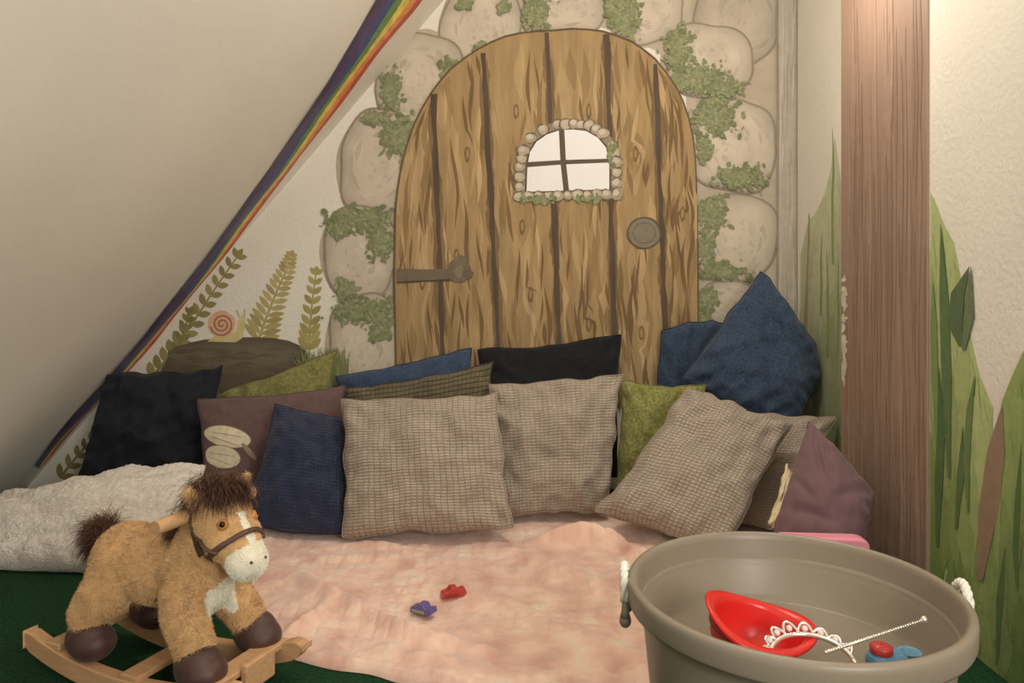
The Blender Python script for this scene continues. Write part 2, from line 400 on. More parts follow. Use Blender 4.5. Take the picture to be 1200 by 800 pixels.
for (pts,w,col) in [
 ([(1112,560),(1109,440),(1106,350),(1102,262)],12,c(76,94,60)),
 ([(1098,520),(1095,440),(1094,380),(1093,330)],8,c(98,113,70)),
 ([(1126,405),(1119,380),(1122,345),(1136,312)],18,c(74,86,60)),
 ([(1129,410),(1135,370),(1138,312)],12,c(88,99,70)),
 ([(1098,640),(1100,560),(1103,500),(1100,430)],10,c(68,88,52)),
 ([(1134,600),(1132,540),(1136,480),(1142,440)],8,c(88,105,62)),
 ([(1120,620),(1125,560),(1128,500)],8,c(76,93,56)),
 ([(1148,680),(1158,600),(1167,530),(1174,475)],24,c(122,101,82)),
 ([(1192,690),(1190,640),(1193,580),(1197,520)],8,c(72,90,52)),
 ([(1168,780),(1172,700),(1178,640)],9,c(72,90,52))]:
    p.stroke(pts,lambda t,w=w:w*math.sin(math.pi*(.06+.94*t))**.8+.4 if t<.999 else .4,col)
p.build('painted_tall_grass',M['paint'],wall_right,smooth=False)
p=Paint('post',.0006)
for _ in range(90):
    x=random.uniform(992,1084);y=random.uniform(-40,560);l=random.uniform(120,300)
    p.stroke([(x,y),(x+random.uniform(-1,1),y+l/2),(x,y+l)],lambda t:4*math.sin(math.pi*t)+.2,rc(random.choice([c(119,97,82),c(130,108,92),c(126,104,88),c(117,95,80)]),.02))
for k in range(40):
    y=random.uniform(325,455);p.blob(988+random.uniform(-1,4)*(1-abs(y-390)/90),y,random.uniform(1,4),random.uniform(2,7),rc(c(170,158,142),.1),random.uniform(-.3,.3),.4,9)
p.build('painted_bark',M['paint'],post,smooth=False)
# ---------------------------------------------------------------- rainbow streamer on the slope
def on_slope(px,py,off=.004):
    dx,dz=(px-600)/F,-(py-320)/F
    Y=(-SX*SL-H)/(dz-dx*SL)
    Y=min(Y,WB-.004)
    n=Vector((SL,0,-1)).normalized()
    return Vector((dx*Y,Y,H+dz*Y))+n*off
cen=[(494,-48),(466,-2),(432,48),(398,98),(361,149),(324,202),(286,252),(248,303),(211,350),(173,397),(134,440),(94,484),(64,518),(42,546)]
wd=[52,45,34,27,23,20,17,16,15,14,13,12,10,8]
cols=[c(62,48,76),c(70,54,90),c(54,64,104),c(86,116,70),c(196,170,80),c(200,122,66),c(164,68,54)]
def fracs(t):
    hi=[0,.14,.30,.45,.60,.74,.87,1.0];lo=[0,.26,.48,.66,.73,.80,.88,1.0]
    k=min(1,max(0,(t-.22)/.4));return [a*(1-k)+b*k for a,b in zip(hi,lo)]
mb=MB();fine=90
def fr(i,q):
    f=i/fine*(len(cen)-1);k=min(int(f),len(cen)-2);t=f-k
    x=cen[k][0]*(1-t)+cen[k+1][0]*t;y=cen[k][1]*(1-t)+cen[k+1][1]*t;w=wd[k]*(1-t)+wd[k+1]*t
    u=q-.5
    return on_slope(x+w*u*.8,y+w*u*.6,.006+.003*math.sin(i*.3+q*7))
for j in range(7):
    vs=[];fs=[]
    for i in range(fine+1):
        fq=fracs(i/fine);vs.append(fr(i,fq[j]));vs.append(fr(i,fq[j+1]))
        if i: a=2*i;fs.append((a-2,a-1,a+1,a))
    mb.add(vs,fs,cols[j])
tag(mb.build('rainbow_streamer',M['ribbon'],smooth=True),'rainbow striped ribbon streamer strung along the sloped wall edge','streamer')
# ---------------------------------------------------------------- soft goods
def clampv(p,zmin):
    p.z=max(p.z,zmin);p.y=min(p.y,3.075)
    p.x=max(p.x,p.z/SL+SX+.02)
    p.x=min(p.x,1.13 if p.y>2.47 else 1.03)
    return p
def pillow(name,label,cn,th,m,seam,seed=0,N=44,pinch=.05,wr=.007,zmin=.036,cat='cushion',group='cushions heaped along the mural wall',pw=.46,fuzz=0,fuzzs=60,ridge=1.1,creases=()):
    A=[W(*q) for q in cn]
    n=((A[1]-A[0])+(A[2]-A[3])).cross((A[3]-A[0])+(A[2]-A[1])).normalized()
    if n.y>0: n=-n
    if abs(n.z)>.75 and n.z<0: n=-n
    def bil(s,t):
        u,v=(s+1)/2,(t+1)/2
        return (A[0]*(1-u)+A[1]*u)*(1-v)+(A[3]*(1-u)+A[2]*u)*v
    def pos(s,t,side):
        s2=s*(1-pinch*(1-t*t)*abs(s)**1.5);t2=t*(1-pinch*(1-s*s)*abs(t)**1.5)
        pr=(max(0,1-abs(s)**2.3)*max(0,1-abs(t)**2.3))**pw
        p=bil(s2,t2)+n*(side*th/2*pr)
        q=Vector((s*1.7+seed*3.1,t*1.7,side*2+seed))
        e=min(1,pr*2.5)
        d=noise.noise(q)*wr*2.6+noise.noise(q*2.7)*wr*1.5*min(1,ridge)
        rg=(1-abs(noise.noise(q*1.6+Vector((5,2,1)))))**6*wr*ridge
        for (x0,y0,x1,y1,w_,h_) in creases:
            dx,dy=x1-x0,y1-y0;k=max(0,min(1,((s-x0)*dx+(t-y0)*dy)/(dx*dx+dy*dy)))
            dd=math.hypot(s-x0-k*dx,t-y0-k*dy);d+=-h_*math.exp(-(dd/w_)**2)*math.sin(math.pi*(.15+.7*k))
        ang=math.atan2(t,s);rr=math.hypot(s,t)
        cr=max(0,rr-.75)*1.8*math.sin(ang*22+seed)*min(wr,.012)
        p=p+n*(side*(d+cr+rg-wr*.3)*e)
        edge=1-e*.6
        p=p+Vector((noise.noise(q*1.9+Vector((9,0,0))),0,noise.noise(q*1.9+Vector((0,9,0)))))*wr*1.3*edge
        if fuzz:
            nn=noise.noise(p*fuzzs)+.6*noise.noise(p*fuzzs*2.1)
            p=p+n*(side*nn*fuzz)+Vector((0,0,nn*fuzz*.5))
        return clampv(p,zmin)
    mb=MB();mb.uv=[];idx={}
    def vid(i,j,side):
        if i in(0,N) or j in(0,N): side=0
        k=(i,j,side)
        if k not in idx:
            s,t=math.sin((i/N-.5)*math.pi)*.35+(2*i/N-1)*.65,math.sin((j/N-.5)*math.pi)*.35+(2*j/N-1)*.65
            idx[k]=len(mb.v);mb.v.append(pos(s,t,side if side else 1));mb.uv.append(((s+1)/2,1-(t+1)/2))
        return idx[k]
    for side in(1,-1):
        for i in range(N):
            for j in range(N):
                q=(vid(i,j,side),vid(i+1,j,side),vid(i+1,j+1,side),vid(i,j+1,side))
                mb.f.append(q if side<0 else q[::-1]);mb.c.append(None)
    at=sum(mb.v,Vector())/len(mb.v);at.z=min(p.z for p in mb.v)
    o=mb.build(name,m,at=at);tag(o,label,cat,group)
    if seam:
        sm=MB();ring=[]
        for i in range(N): ring.append(mb.v[idx[(i,0,0)]])
        for i in range(N): ring.append(mb.v[idx[(N,i,0)]])
        for i in range(N,0,-1): ring.append(mb.v[idx[(i,N,0)]])
        for i in range(N,0,-1): ring.append(mb.v[idx[(0,i,0)]])
        sm.tube(ring,.0028,6,closed=True)
        sm.build('seam',seam,o,at=at)
    return o,pos,n,at
def cush(label,cn,th,mk,seed,**k): return pillow('throw_cushion',label,cn,th,M[mk],M[mk+'_s'],seed,**k)
def reg(k,m,sc): M[k]=m;M[k+'_s']=linen(k+'_seam',sc,.1)
reg('taupe',gridmat('taupe_waffle',c(142,128,112),28,46,.84,.0045,.08,.85,.060),c(124,111,97))
reg('navy',linen('navy_linen',c(43,54,69),.35,120),c(30,42,54))
reg('blue',linen('blue_linen',c(48,60,78),.25,120),c(34,48,64))
reg('dnavy',gridmat('navy_waffle',c(36,41,60),26,36,.76,.003),c(28,30,46))
reg('black',linen('black_cotton',c(27,28,33),.2,60,.08),c(23,24,30))
reg('black2',linen('black_velvet',c(22,22,25),.2,60,.08),c(19,19,23))
reg('olive',linen('olive_chenille',c(106,105,58),.4,110),c(92,88,46))
reg('olive2',linen('olive_linen',c(105,101,60),.3,90),c(92,86,48))
reg('plum',linen('plum_cotton',c(84,65,62),.12,40),c(70,53,52))
reg('mauve',linen('mauve_cotton',c(92,69,70),.06,30),c(78,57,59))
reg('hound',gridmat('dark_brown_tweed',c(84,76,58),34,26,.32,.002,.2),c(50,44,35))
reg('cream',linen('cream_plush',c(190,174,140),.15,40),c(180,164,124))
cush('olive green cushion at the far left, between the painted log and moth print cushion',[(252,462,3.0),(394,410,3.02),(378,560,2.93),(258,572,2.92)],.10,'olive2',1)
cush('mid blue cushion tucked behind the dark tweed cushion',[(394,441,3.03),(553,407,3.03),(545,560,2.96),(404,565,2.96)],.08,'blue',2)
cush('wide black cushion against the bottom of the painted door',[(560,409,3.02),(728,392,3.02),(725,560,2.95),(570,565,2.95)],.10,'black2',3)
cush('small navy cushion squeezed behind the pointed navy cushion',[(776,388,3.035),(856,380,3.04),(850,568,3.03),(768,568,3.03)],.06,'navy',4,pinch=-.08)
cush('navy linen cushion standing on its corner, topmost at the right of the heap',[(893,318,2.93),(970,422,2.85),(922,512,2.80),(800,446,2.87)],.17,'navy',5,pinch=-.02,wr=.010)
cush('near-black cushion with soft creases at the far left under the slope',[(126,438,2.90),(262,430,2.93),(240,585,2.86),(86,574,2.93)],.13,'black',6,zmin=.006,wr=.012)
P12=cush('plum cushion printed with a cream moth',[(231,468,2.78),(404,452,2.82),(400,600,2.70),(237,592,2.68)],.12,'plum',7,wr=.004,zmin=.02,ridge=0)
cush('dark brown tweed checked cushion between blue and taupe ones',[(403,455,2.84),(578,424,2.90),(572,590,2.82),(412,600,2.78)],.10,'hound',8)
cush('bright olive green chenille cushion right of centre, beside the tilted taupe one',[(728,446,2.84),(826,452,2.80),(806,590,2.73),(720,592,2.76)],.10,'olive',9)
cush('taupe waffle cushion upright, right of the front centre cushion',[(571,449,2.76),(730,438,2.78),(713,603,2.64),(592,606,2.61)],.14,'taupe',10,wr=.010,pinch=.05)
cush('taupe waffle cushion mostly hidden behind the tilted taupe one',[(862,480,2.74),(981,489,2.68),(906,620,2.50),(780,604,2.62)],.11,'taupe',11)
cush('dark navy waffle cushion leaning at the left of the front taupe cushion',[(322,474,2.64),(409,491,2.64),(408,630,2.46),(285,618,2.46)],.12,'dnavy',12,pinch=.03)
cush('large square taupe waffle cushion at the front centre of the heap',[(400,469,2.58),(584,460,2.58),(603,620,2.42),(401,630,2.42)],.15,'taupe',13,wr=.010,pinch=.05)
cush('large taupe waffle cushion tilted onto one corner at the right',[(806,451,2.64),(930,498,2.54),(848,652,2.30),(698,601,2.48)],.16,'taupe',14,wr=.010,pinch=.05)
pillow('plush_toy','cream plush toy edge poking out beside the mauve cushion',[(922,542,2.38),(934,560,2.36),(921,640,2.27),(901,612,2.30)],.04,M['cream'],None,21,N=20,cat='plush toy',group=None,fuzz=.002)
cush('mauve crumpled cushion slumped against the brown post',[(948,494,2.30),(1026,578,2.11),(1002,690,2.00),(906,628,2.13)],.20,'mauve',16,wr=.007,pinch=.0,ridge=.4,pw=.39,N=60,creases=((-.9,-.9,-.1,-.2,.09,.015),(-.5,-.9,.1,-.3,.08,.010),(.9,-.8,.2,-.1,.10,.013),(-.9,.1,-.2,.2,.08,.012),(-.9,.6,.3,.3,.08,.010)))
o,pos,n,at=P12
mp=MB();CR=c(176,162,136);LN=c(124,103,86)
def patch(cu,cv,ru,rv,rot,col,off,k=18,fine=5):
    ca,sa=math.cos(rot),math.sin(rot);rings=[]
    for r in range(1,fine+1):
        for i in range(k):
            a=2*math.pi*i/k;x,y=ru*r/fine*math.cos(a),rv*r/fine*math.sin(a)
            u,v=min(.97,max(.035,cu+x*ca-y*sa)),min(.96,cv+x*sa+y*ca)
            rings.append(pos(2*u-1,2*v-1,1)+n*off)
    cp=pos(2*cu-1,2*cv-1,1)+n*off
    fs=[(0,1+i,1+(i+1)%k) for i in range(k)]
    for r in range(fine-1):
        for i in range(k): a=1+r*k+i;b=1+r*k+(i+1)%k;fs.append((a,a+k,b+k,b))
    mp.add([cp]+rings,fs,col)
patch(.21,.38,.185,.095,.34,LN,.0010,28);patch(.21,.38,.178,.088,.34,CR,.0013,28)
patch(.17,.56,.145,.105,.30,LN,.0015,28);patch(.17,.56,.138,.098,.30,CR,.0018,28)
patch(.37,.52,.09,.020,1.0,LN,.0021)
for q in((.21,.36,.14,.003,.28),(.20,.42,.13,.003,.46),(.17,.54,.11,.003,.2),(.16,.60,.10,.003,.42)): patch(*q,LN,.0023,8,3)
mp.build('moth_print',mat('moth_print',vcol=True,rough=.85,ns=60,amt=.1,bump=0),o,at=at)
M['sherpa']=mat('cream_sherpa',c(190,180,167),.95,60,.10,200,.9,.006,sheen=.25)
pillow('fleece_blanket','cream sherpa fleece bundle folded on the green carpet beside the slope',[(-12,588,2.60),(240,546,2.58),(190,668,2.20),(-70,660,2.26)],.20,M['sherpa'],None,33,N=190,pinch=-.06,wr=.013,zmin=.004,cat='blanket',group=None,pw=.44,fuzz=.0028,fuzzs=80,ridge=.3,creases=((-1,.30,1,.05,.08,.034),(-.6,.8,.9,.55,.06,.016),(.0,-.95,.35,-.05,.09,.014),(-.7,-.6,-.2,.2,.08,.012)))
# pink blanket
def lerp_poly(P,s):
    f=s*(len(P)-1);k=min(int(f),len(P)-2);f-=k
    return Vector((P[k][0]*(1-f)+P[k+1][0]*f,P[k][1]*(1-f)+P[k+1][1]*f,0))
Fr=[(-.70,2.02),(-.66,1.88),(-.52,1.735),(-.34,1.665),(-.14,1.59),(.05,1.52),(.2,1.475),(.4,1.50),(.56,1.66),(.60,1.92)]
Bk=[(-.86,2.60),(-.6,2.70),(-.3,2.74),(0,2.76),(.4,2.76),(.8,2.74),(1.0,2.72)]
NX,NY=560,420;mb=MB();cells=[]
def folds(x,y):
    z=0
    for (x0,y0,x1,y1,w,h) in [(-.60,2.18,-.40,1.93,.024,.034),(-.40,1.93,-.05,1.72,.026,.032),(-.66,2.32,-.2,2.24,.035,.016),(.02,2.35,.33,1.95,.034,.020),(.08,2.455,.36,2.40,.026,.058),(.33,2.41,.50,2.08,.026,.042),(-.1,2.05,.3,1.68,.04,.016),(-.48,1.98,-.52,1.78,.020,.024),(-.20,2.3,-.1,2.0,.03,.012),(-.3,1.78,-.1,1.62,.026,.018),(.36,2.3,.22,2.0,.03,.018),(-.55,2.42,-.3,2.36,.03,.018)]:
        dx,dy=x1-x0,y1-y0;t=max(0,min(1,((x-x0)*dx+(y-y0)*dy)/(dx*dx+dy*dy)))
        d=math.hypot(x-x0-t*dx+.014*math.sin(y*22),y-y0-t*dy+.014*math.sin(x*19));z+=h*math.exp(-(d/w)**2)*math.sin(math.pi*min(1,max(0,t*.8+.1)))
    return z
PK=c(206,159,140)
for j in range(NY+1):
    for i in range(NX+1):
        s,t=i/NX,j/NY
        p=lerp_poly(Fr,s)*(1-t)+lerp_poly(Bk,s)*t
        p.x+=.014*noise.noise(Vector((p.x*6,p.y*6,1)));p.y+=.018*noise.noise(Vector((p.x*8,p.y*5,4)))
        e=min(s*1.7,(1-s)*1.7,t*1.0,(1-t)*1.2)
        ed=min(1,e/.016)**.5
        nv=noise.noise_vector(Vector((p.x*9,p.y*9,7)))
        wx,wy=p.x+.014*nv.x,p.y+.014*nv.y
        a=abs(math.sin(wx*math.pi/.042));b=abs(math.sin(wy*math.pi/.050))
        tuft=(a*b)**.5
        n1=noise.noise(Vector((p.x*24,p.y*24,5)));n2=noise.noise(Vector((p.x*60,p.y*60,6)))
        vis=max(.15,min(1,.5+1.3*noise.noise(Vector((p.x*5,p.y*5,18)))))
        em=.0055*(tuft*vis+(.5+n1)*(1-vis))+.0020*n2
        z=.013+.008*noise.noise(Vector((p.x*3,p.y*3,2)))+.009*noise.noise(Vector((p.x*7,p.y*7,3)))
        z+=.008*math.exp(-(e-.02)**2/.0004)
        zz=max(.006,z)+folds(p.x,p.y)
        if p.y>2.46: zz=min(zz,.028)
        p.z=.002+(zz+em)*ed
        mb.v.append(p)
        cells.append(.88+.12*tuft*vis+.34*noise.noise(Vector((p.x*16,p.y*11,25)))+.14*n1+.10*n2+.12*noise.noise(Vector((p.x*5,p.y*5,8))))
for j in range(NY):
    for i in range(NX):
        a=j*(NX+1)+i;mb.f.append((a,a+1,a+NX+2,a+NX+1));k=cells[a];mb.c.append((min(.9,PK[0]*(k*.6+.4)),PK[1]*k,PK[2]*k))
M['pink']=mat('pink_fleece',vcol=True,rough=.85,ns=28,amt=.05,bs=300,bump=.5,bd=.003,sheen=.6,detail=6)
tag(mb.build('plush_blanket',M['pink'],at=(0,2.1,.0)),'pale pink plush blanket with small embossed squares spread on the carpet','blanket')
# ---------------------------------------------------------------- little toys on the blanket
def toy(loc,rz,main,sec,label):
    t=empty('small_toy',label,'toy',loc,rz,'small plastic toys on the pink blanket')
    mb=MB();q=[(-.032,.0),(-.03,.014),(-.014,.018),(-.008,.026),(.008,.026),(.014,.016),(.03,.02),(.034,.008),(.022,0)]
    mb.add([(x,-.014,z) for x,z in q]+[(x,.014,z) for x,z in q],[tuple(range(9)),tuple(range(17,8,-1))]+[(i,i+9,(i+1)%9+9,(i+1)%9) for i in range(9)],main)
    mb.build('body',M['vc'],t,smooth=False,bevel=.002)
    m2=MB();m2.box((-.024,-.016,.004),(.012,.016,.011),sec);m2.build('stripe',M['vc'],t,smooth=False,bevel=.001)
    return t
def gz(px,py,z): 
    Y=F*(H-z)/(py-320);return (((px-600)/F*Y),Y,z)
toy(gz(496,718,.024),-.5,c(84,72,118),c(112,128,88),'small purple and green plastic toy lying on the pink blanket')
toy(gz(531,698,.024),.35,c(152,46,42),c(120,32,32),'small red plastic toy lying on the pink blanket')
mb=MB()
prof=[(-.105,0),(.09,0),(.108,.03),(.106,.245),(.098,.256),(.08,.260),(-.09,.263),(-.108,.250)]
mb.add([(x,-.02,z) for x,z in prof]+[(x,.02,z) for x,z in prof],[tuple(range(8)),tuple(range(15,7,-1))]+[(i,i+8,(i+1)%8+8,(i+1)%8) for i in range(8)],c(220,118,134))
o=mb.build('toy_case',M['vc'],at=None,smooth=False,bevel=.006);o.location=(.715,1.78,.002);o.rotation_euler=(0,0,-.03)
tag(o,'pink plastic toy case standing behind the round tub','toy case')
# ---------------------------------------------------------------- tub
TC=(.431,1.187,0)
tub=empty('storage_tub','large round taupe plastic tub with white rope handles','tub',TC)
mb=MB()
mb.lathe([(0.001,.002),(.186,.002),(.193,.008),(.226,.33),(.2275,.35),(.240,.351),(.247,.353),(.2485,.357),(.2495,.378),(.249,.385),(.2465,.3885),(.242,.390),(.2375,.389),(.2345,.385),(.2325,.378),(.229,.35),(.224,.335),(.2225,.333),(.2145,.286),(.212,.284),(.209,.277),(.204,.275),(.001,.275)],96)
M['tub']=mat('taupe_plastic',c(112,101,86),.4,6,.06,120,.15,.001)
mb.build('body',M['tub'],tub)
M['rope']=mat('white_rope',c(196,186,171),.8,80,.1,300,.4)
for a0 in (math.radians(168),math.radians(-4)):
    mb=MB()
    def path(t):
        a=a0+(t-.5)*.22;lift=math.sin(math.pi*t)
        r=.2545+.001*lift
        return Vector((r*math.cos(a),r*math.sin(a),.352+.046*lift**.5))
    for k in range(3):
        pts=[]
        for i in range(61):
            t=i/60;p0=path(t);d=(path(min(1,t+.01))-path(max(0,t-.01))).normalized();u=d.cross(Vector((math.cos(a0),math.sin(a0),0))).normalized();w=d.cross(u)
            ph=t*6.28*3.0+k*2.094;pts.append(p0+u*.0034*math.cos(ph)+w*.0034*math.sin(ph))
        mb.tube(pts,.0040,8)
    rh=mb.build('rope_handle',M['rope'],tub)
    for t in(-.11,.11):
        mk=MB();a=a0+t;b=(.2535*math.cos(a),.2535*math.sin(a));mk.tube([(b[0],b[1],.354),(b[0],b[1],.335),(b[0],b[1],.328)],lambda t:.0045+.004*t,10);mk.ball((b[0],b[1],.322),(.0095,.0095,.011))
        mk.build('knot',M['tub'],rh)
zf=.2755
M['red']=mat('red_plastic',c(172,32,27),.3,4,.03,bump=0)
M['redin']=mat('dark_red_plastic',c(132,26,23),.35,4,.03,bump=0)
hat=empty('toy_hat','red plastic toy hat lying open side up in the tub','toy hat',(.368,1.165,zf+.048))
mb=MB();pr=[(.001,-.046),(.026,-.044),(.044,-.034),(.054,-.012),(.057,.014),(.068,.018),(.071,.022),(.068,.026),(.057,.023),(.052,.012),(.049,-.010),(.039,-.029),(.024,-.039),(.001,-.041)]
n=56;vs=[];fs=[]
for r,z in pr:
    for k in range(n):
        a=2*math.pi*k/n;b=max(0,(r-.052)/.02);f=1+.03*math.cos(6*a)*min(1,max(0,(.06-r)/.03))*(1 if r>.02 else 0)
        vs.append((r*f*math.cos(a)*1.25,r*f*math.sin(a),z+b*.012*math.cos(2*a+.6)))
for i in range(len(pr)-1):
    for k in range(n): fs.append((i*n+k,i*n+(k+1)%n,(i+1)*n+(k+1)%n,(i+1)*n+k))
mb.add(vs,fs);mb.build('crown',M['red'],hat)
mb=MB();mb.lathe([(.0555,.003),(.0590,.004),(.0590,.009),(.0570,.010)],56,sx=1.25);mb.build('hat_band',M['redin'],hat)
hat.rotation_euler=(math.radians(14),math.radians(12),.2)
M['silver']=mat('silver_plastic',c(190,184,172),.2,30,.1,bump=0,metal=.8)
M['gem']=mat('pink_gem',c(210,172,170),.1,30,.1,bump=0)
ti=empty('toy_tiara','silver toy tiara with gems lying on the red hat','tiara',(.425,1.085,.324))
mb=MB();R0=.056
arc=[(R0*math.cos(a),R0*math.sin(a),0) for a in [math.radians(-20+220*i/40) for i in range(41)]]
mb.tube(arc,.0036,6)
for i in range(9):
    a=math.radians(10+20*i);h=.010+.010*math.exp(-((i-4)/1.8)**2);q=[]
    for j in range(9):
        t=j/8;aa=a+(t-.5)*.42;rr=R0+h*math.sin(math.pi*t);q.append((rr*math.cos(aa),rr*math.sin(aa),h*.4*math.sin(math.pi*t)))
    mb.tube(q,.0024,6)
mb.build('band',M['silver'],ti)
for i in range(9):
    mb=MB();a=math.radians(10+20*i);h=.010+.010*math.exp(-((i-4)/1.8)**2);rr=R0+h*.5;mb.ball((rr*math.cos(a),rr*math.sin(a),h*.2),.0048,n=10);mb.build('gem',M['gem'],ti)
ti.rotation_euler=(math.radians(10),math.radians(-4),.15)
wa=W(968,764,1.075);wb=W(1083,726,1.14)
wand=empty('toy_wand','thin silver beaded toy wand leaning across the tub toys','wand',wa)
mb=MB();mb.tube([(0,0,0),tuple(wb-wa)],lambda t:.0022-.0006*t,10)
for i in range(40): mb.ball(tuple((wb-wa)*(i/40)),.0030-.0008*i/40,n=8)
mb.build('rod',M['silver'],wand)
mb=MB();mb.ball(tuple(wb-wa),.0058,n=14);mb.build('tip',M['silver'],wand)
tb=empty('toy_camera','small blue and red plastic toy under the silver wand','toy',(.545,1.115,zf),.2)
mb=MB();mb.box((-.028,-.020,0),(.028,.020,.046),c(80,122,146));mb.build('body',M['vc'],tb,smooth=False,bevel=.012)
mb=MB();mb.lathe([(.014,0),(.016,.002),(.016,.010),(.011,.013),(.001,.013)],24,col=c(156,46,42),off=(-.010,0,.044));mb.build('button',M['vc'],tb)
tb2=empty('toy_cup','light blue plastic toy cup at the right of the tub pile','toy cup',(.590,1.14,zf),.3)
mb=MB();mb.lathe([(.001,0),(.012,0),(.015,.032),(.017,.034),(.014,.032),(.011,.004),(.001,.004)],28,col=c(100,140,158));mb.build('body',M['vc'],tb2)
# ---------------------------------------------------------------- rocking horse
HX,HY,HR=-.755,1.665,math.radians(-23)
horse=empty('rocking_horse','plush tan rocking horse toy with brown mane on wooden rockers','rocking horse',(HX,HY,0),HR)
horse.scale=(.96,.96,.96)
M['wood']=mat('beech_wood',c(166,128,92),.5,12,.12,80,.1,.001,scale=(1,8,8))
M['dfur']=mat('dark_brown_plush',c(62,40,34),.5,60,.12,300,.3,.002,sheen=.1)
M['hair']=mat('dark_brown_hair',c(84,60,47),.8,80,.3,bump=0)
M['fur']=mat('tan_plush',vcol=True,rough=.9,ns=60,amt=.06,bs=300,bump=.4,bd=.003,sheen=.3)
M['strap']=mat('brown_strap',c(74,52,42),.6,30,.1,bump=.2)
M['eye']=mat('eye_glass',vcol=True,rough=.1,ns=5,amt=0,bump=0)
RL=.310
def rocker(y):
    mb=MB();n=40;t=.015;top=[];bot=[]
    for i in range(n+1):
        x=-RL+2*RL*i/n+.008;u=abs(x)/RL;zb=.055*u**2.2;hh=.044
        if u>.93: k=min(1,(u-.93)/.07);s_=math.sqrt(max(.02,1-k*k));zb+=.022*(1-s_);hh*=s_
        bot.append((x,zb));top.append((x,zb+hh))
    vs=[];fs=[]
    for (xb,zb),(xt_,zt_) in zip(bot,top): vs+=[(xb,y-t,zb),(xb,y+t,zb),(xt_,y+t,zt_),(xt_,y-t,zt_)]
    for i in range(n):
        for k in range(4): fs.append((4*i+k,4*i+(k+1)%4,4*i+4+(k+1)%4,4*i+4+k))
    fs+=[(0,1,2,3),(4*n+3,4*n+2,4*n+1,4*n)]
    mb.add(vs,fs);mb.build('rocker',M['wood'],horse,smooth=False,bevel=.004)
rocker(-.10);rocker(.10)
for x,w,z in((-.215,.045,.066),(.235,.05,.068),(.02,.05,.042)):
    mb=MB();mb.box((x-w/2,-.112,z),(x+w/2,.112,z+.014));mb.build('crossbar',M['wood'],horse,smooth=False,bevel=.003)
mb=MB();mb.box((.262,-.045,.035),(.278,.045,.095));mb.build('front_plate',M['wood'],horse,smooth=False,bevel=.004)
HT=Matrix.Translation((.15,0,.36))@Matrix.Rotation(math.radians(-9),4,'Z')@Matrix.Translation((-.15,0,-.36))
HI=HT.inverted()
def hp(p): return HT@Vector(p)
def hv(d): return HT.to_3x3()@Vector(d)
src=MB()
def cap(a,b,ra,rb,n=10,h=False):
    a,b=Vector(a),Vector(b)
    if h: a,b=hp(a),hp(b)
    for i in range(n+1):
        t=i/n;src.ball(a*(1-t)+b*t,ra*(1-t)+rb*t,n=16)
def E(cn,r,ry=0,h=False):
    R=Matrix.Rotation(ry,3,'Y')
    if h: R=HT.to_3x3()@R;cn=hp(cn)
    src.ball(cn,r,M=R,n=24)
E((-.01,0,.242),(.155,.076,.078));E((.100,0,.242),(.078,.080,.090));E((-.105,0,.242),(.080,.084,.086))
cap((.10,0,.268),(.148,0,.358),.068,.057)
E((.168,0,.378),(.070,.064,.064),0,True)
cap((.195,0,.360),(.244,0,.312),.056,.044,h=True)
E((.210,.030,.340),(.038,.035,.040),0,True);E((.210,-.030,.340),(.038,.035,.040),0,True)
E((.256,0,.300),(.041,.045,.039),.5,True)
for s in(-1,1):
    E((.110,s*.050,.210),(.050,.040,.060));E((-.105,s*.053,.210),(.060,.044,.066))
    cap((.125,s*.062,.188),(.165,s*.076,.140),.046,.040);cap((.165,s*.076,.140),(.178,s*.080,.115),.040,.038)
    cap((-.112,s*.064,.188),(-.140,s*.078,.150),.051,.041);cap((-.140,s*.078,.150),(-.132,s*.080,.115),.041,.038)
    cap((.155,s*.046,.422),(.160,s*.076,.450),.021,.009,8,True)
tmp=src.build('tmp_body',M['fur'])
m=tmp.modifiers.new('r','REMESH');m.mode='VOXEL';m.voxel_size=.0045
m=tmp.modifiers.new('s','SMOOTH');m.factor=.5;m.iterations=8
dg=bpy.context.evaluated_depsgraph_get();ev=tmp.evaluated_get(dg);me=bpy.data.meshes.new_from_object(ev)
V=[v.co.copy() for v in me.vertices];Nn=[v.normal.copy() for v in me.vertices];Fc=[tuple(p.vertices) for p in me.polygons]
bpy.data.objects.remove(tmp)
bvh=BVHTree.FromPolygons([tuple(v) for v in V],Fc)
TAN=c(168,134,92);LT=c(196,176,146);WH=c(196,184,163)
def furcol(p):
    q=HI@p
    n_=noise.noise(p*40)*.006
    k=0
    if (q-Vector((.268,0,.290))).length+n_<.054: k=1
    if q.x>.19 and abs(q.y)+n_<.010+max(0,.33-q.z)*.2 and q.z>.30 and q.z<.40: k=1
    if (p-Vector((.175,0,.195))).length+n_*1.5<.048 and p.z<.26: k=1
    if p.z<.19 and abs(p.y)<.05 and abs(p.x)<.1: k=max(k,.35)
    if k>=.9: return WH
    v=1+noise.noise(p*25)*.14
    return tuple(a*v*(1-k)+b*k for a,b in zip(TAN,LT))
mb=MB();mb.v=list(V)
for f in Fc:
    cn=sum((V[i] for i in f),Vector())/len(f);mb.f.append(f);mb.c.append(furcol(cn))
random.seed(3)
HC=hp((.225,0,.34))
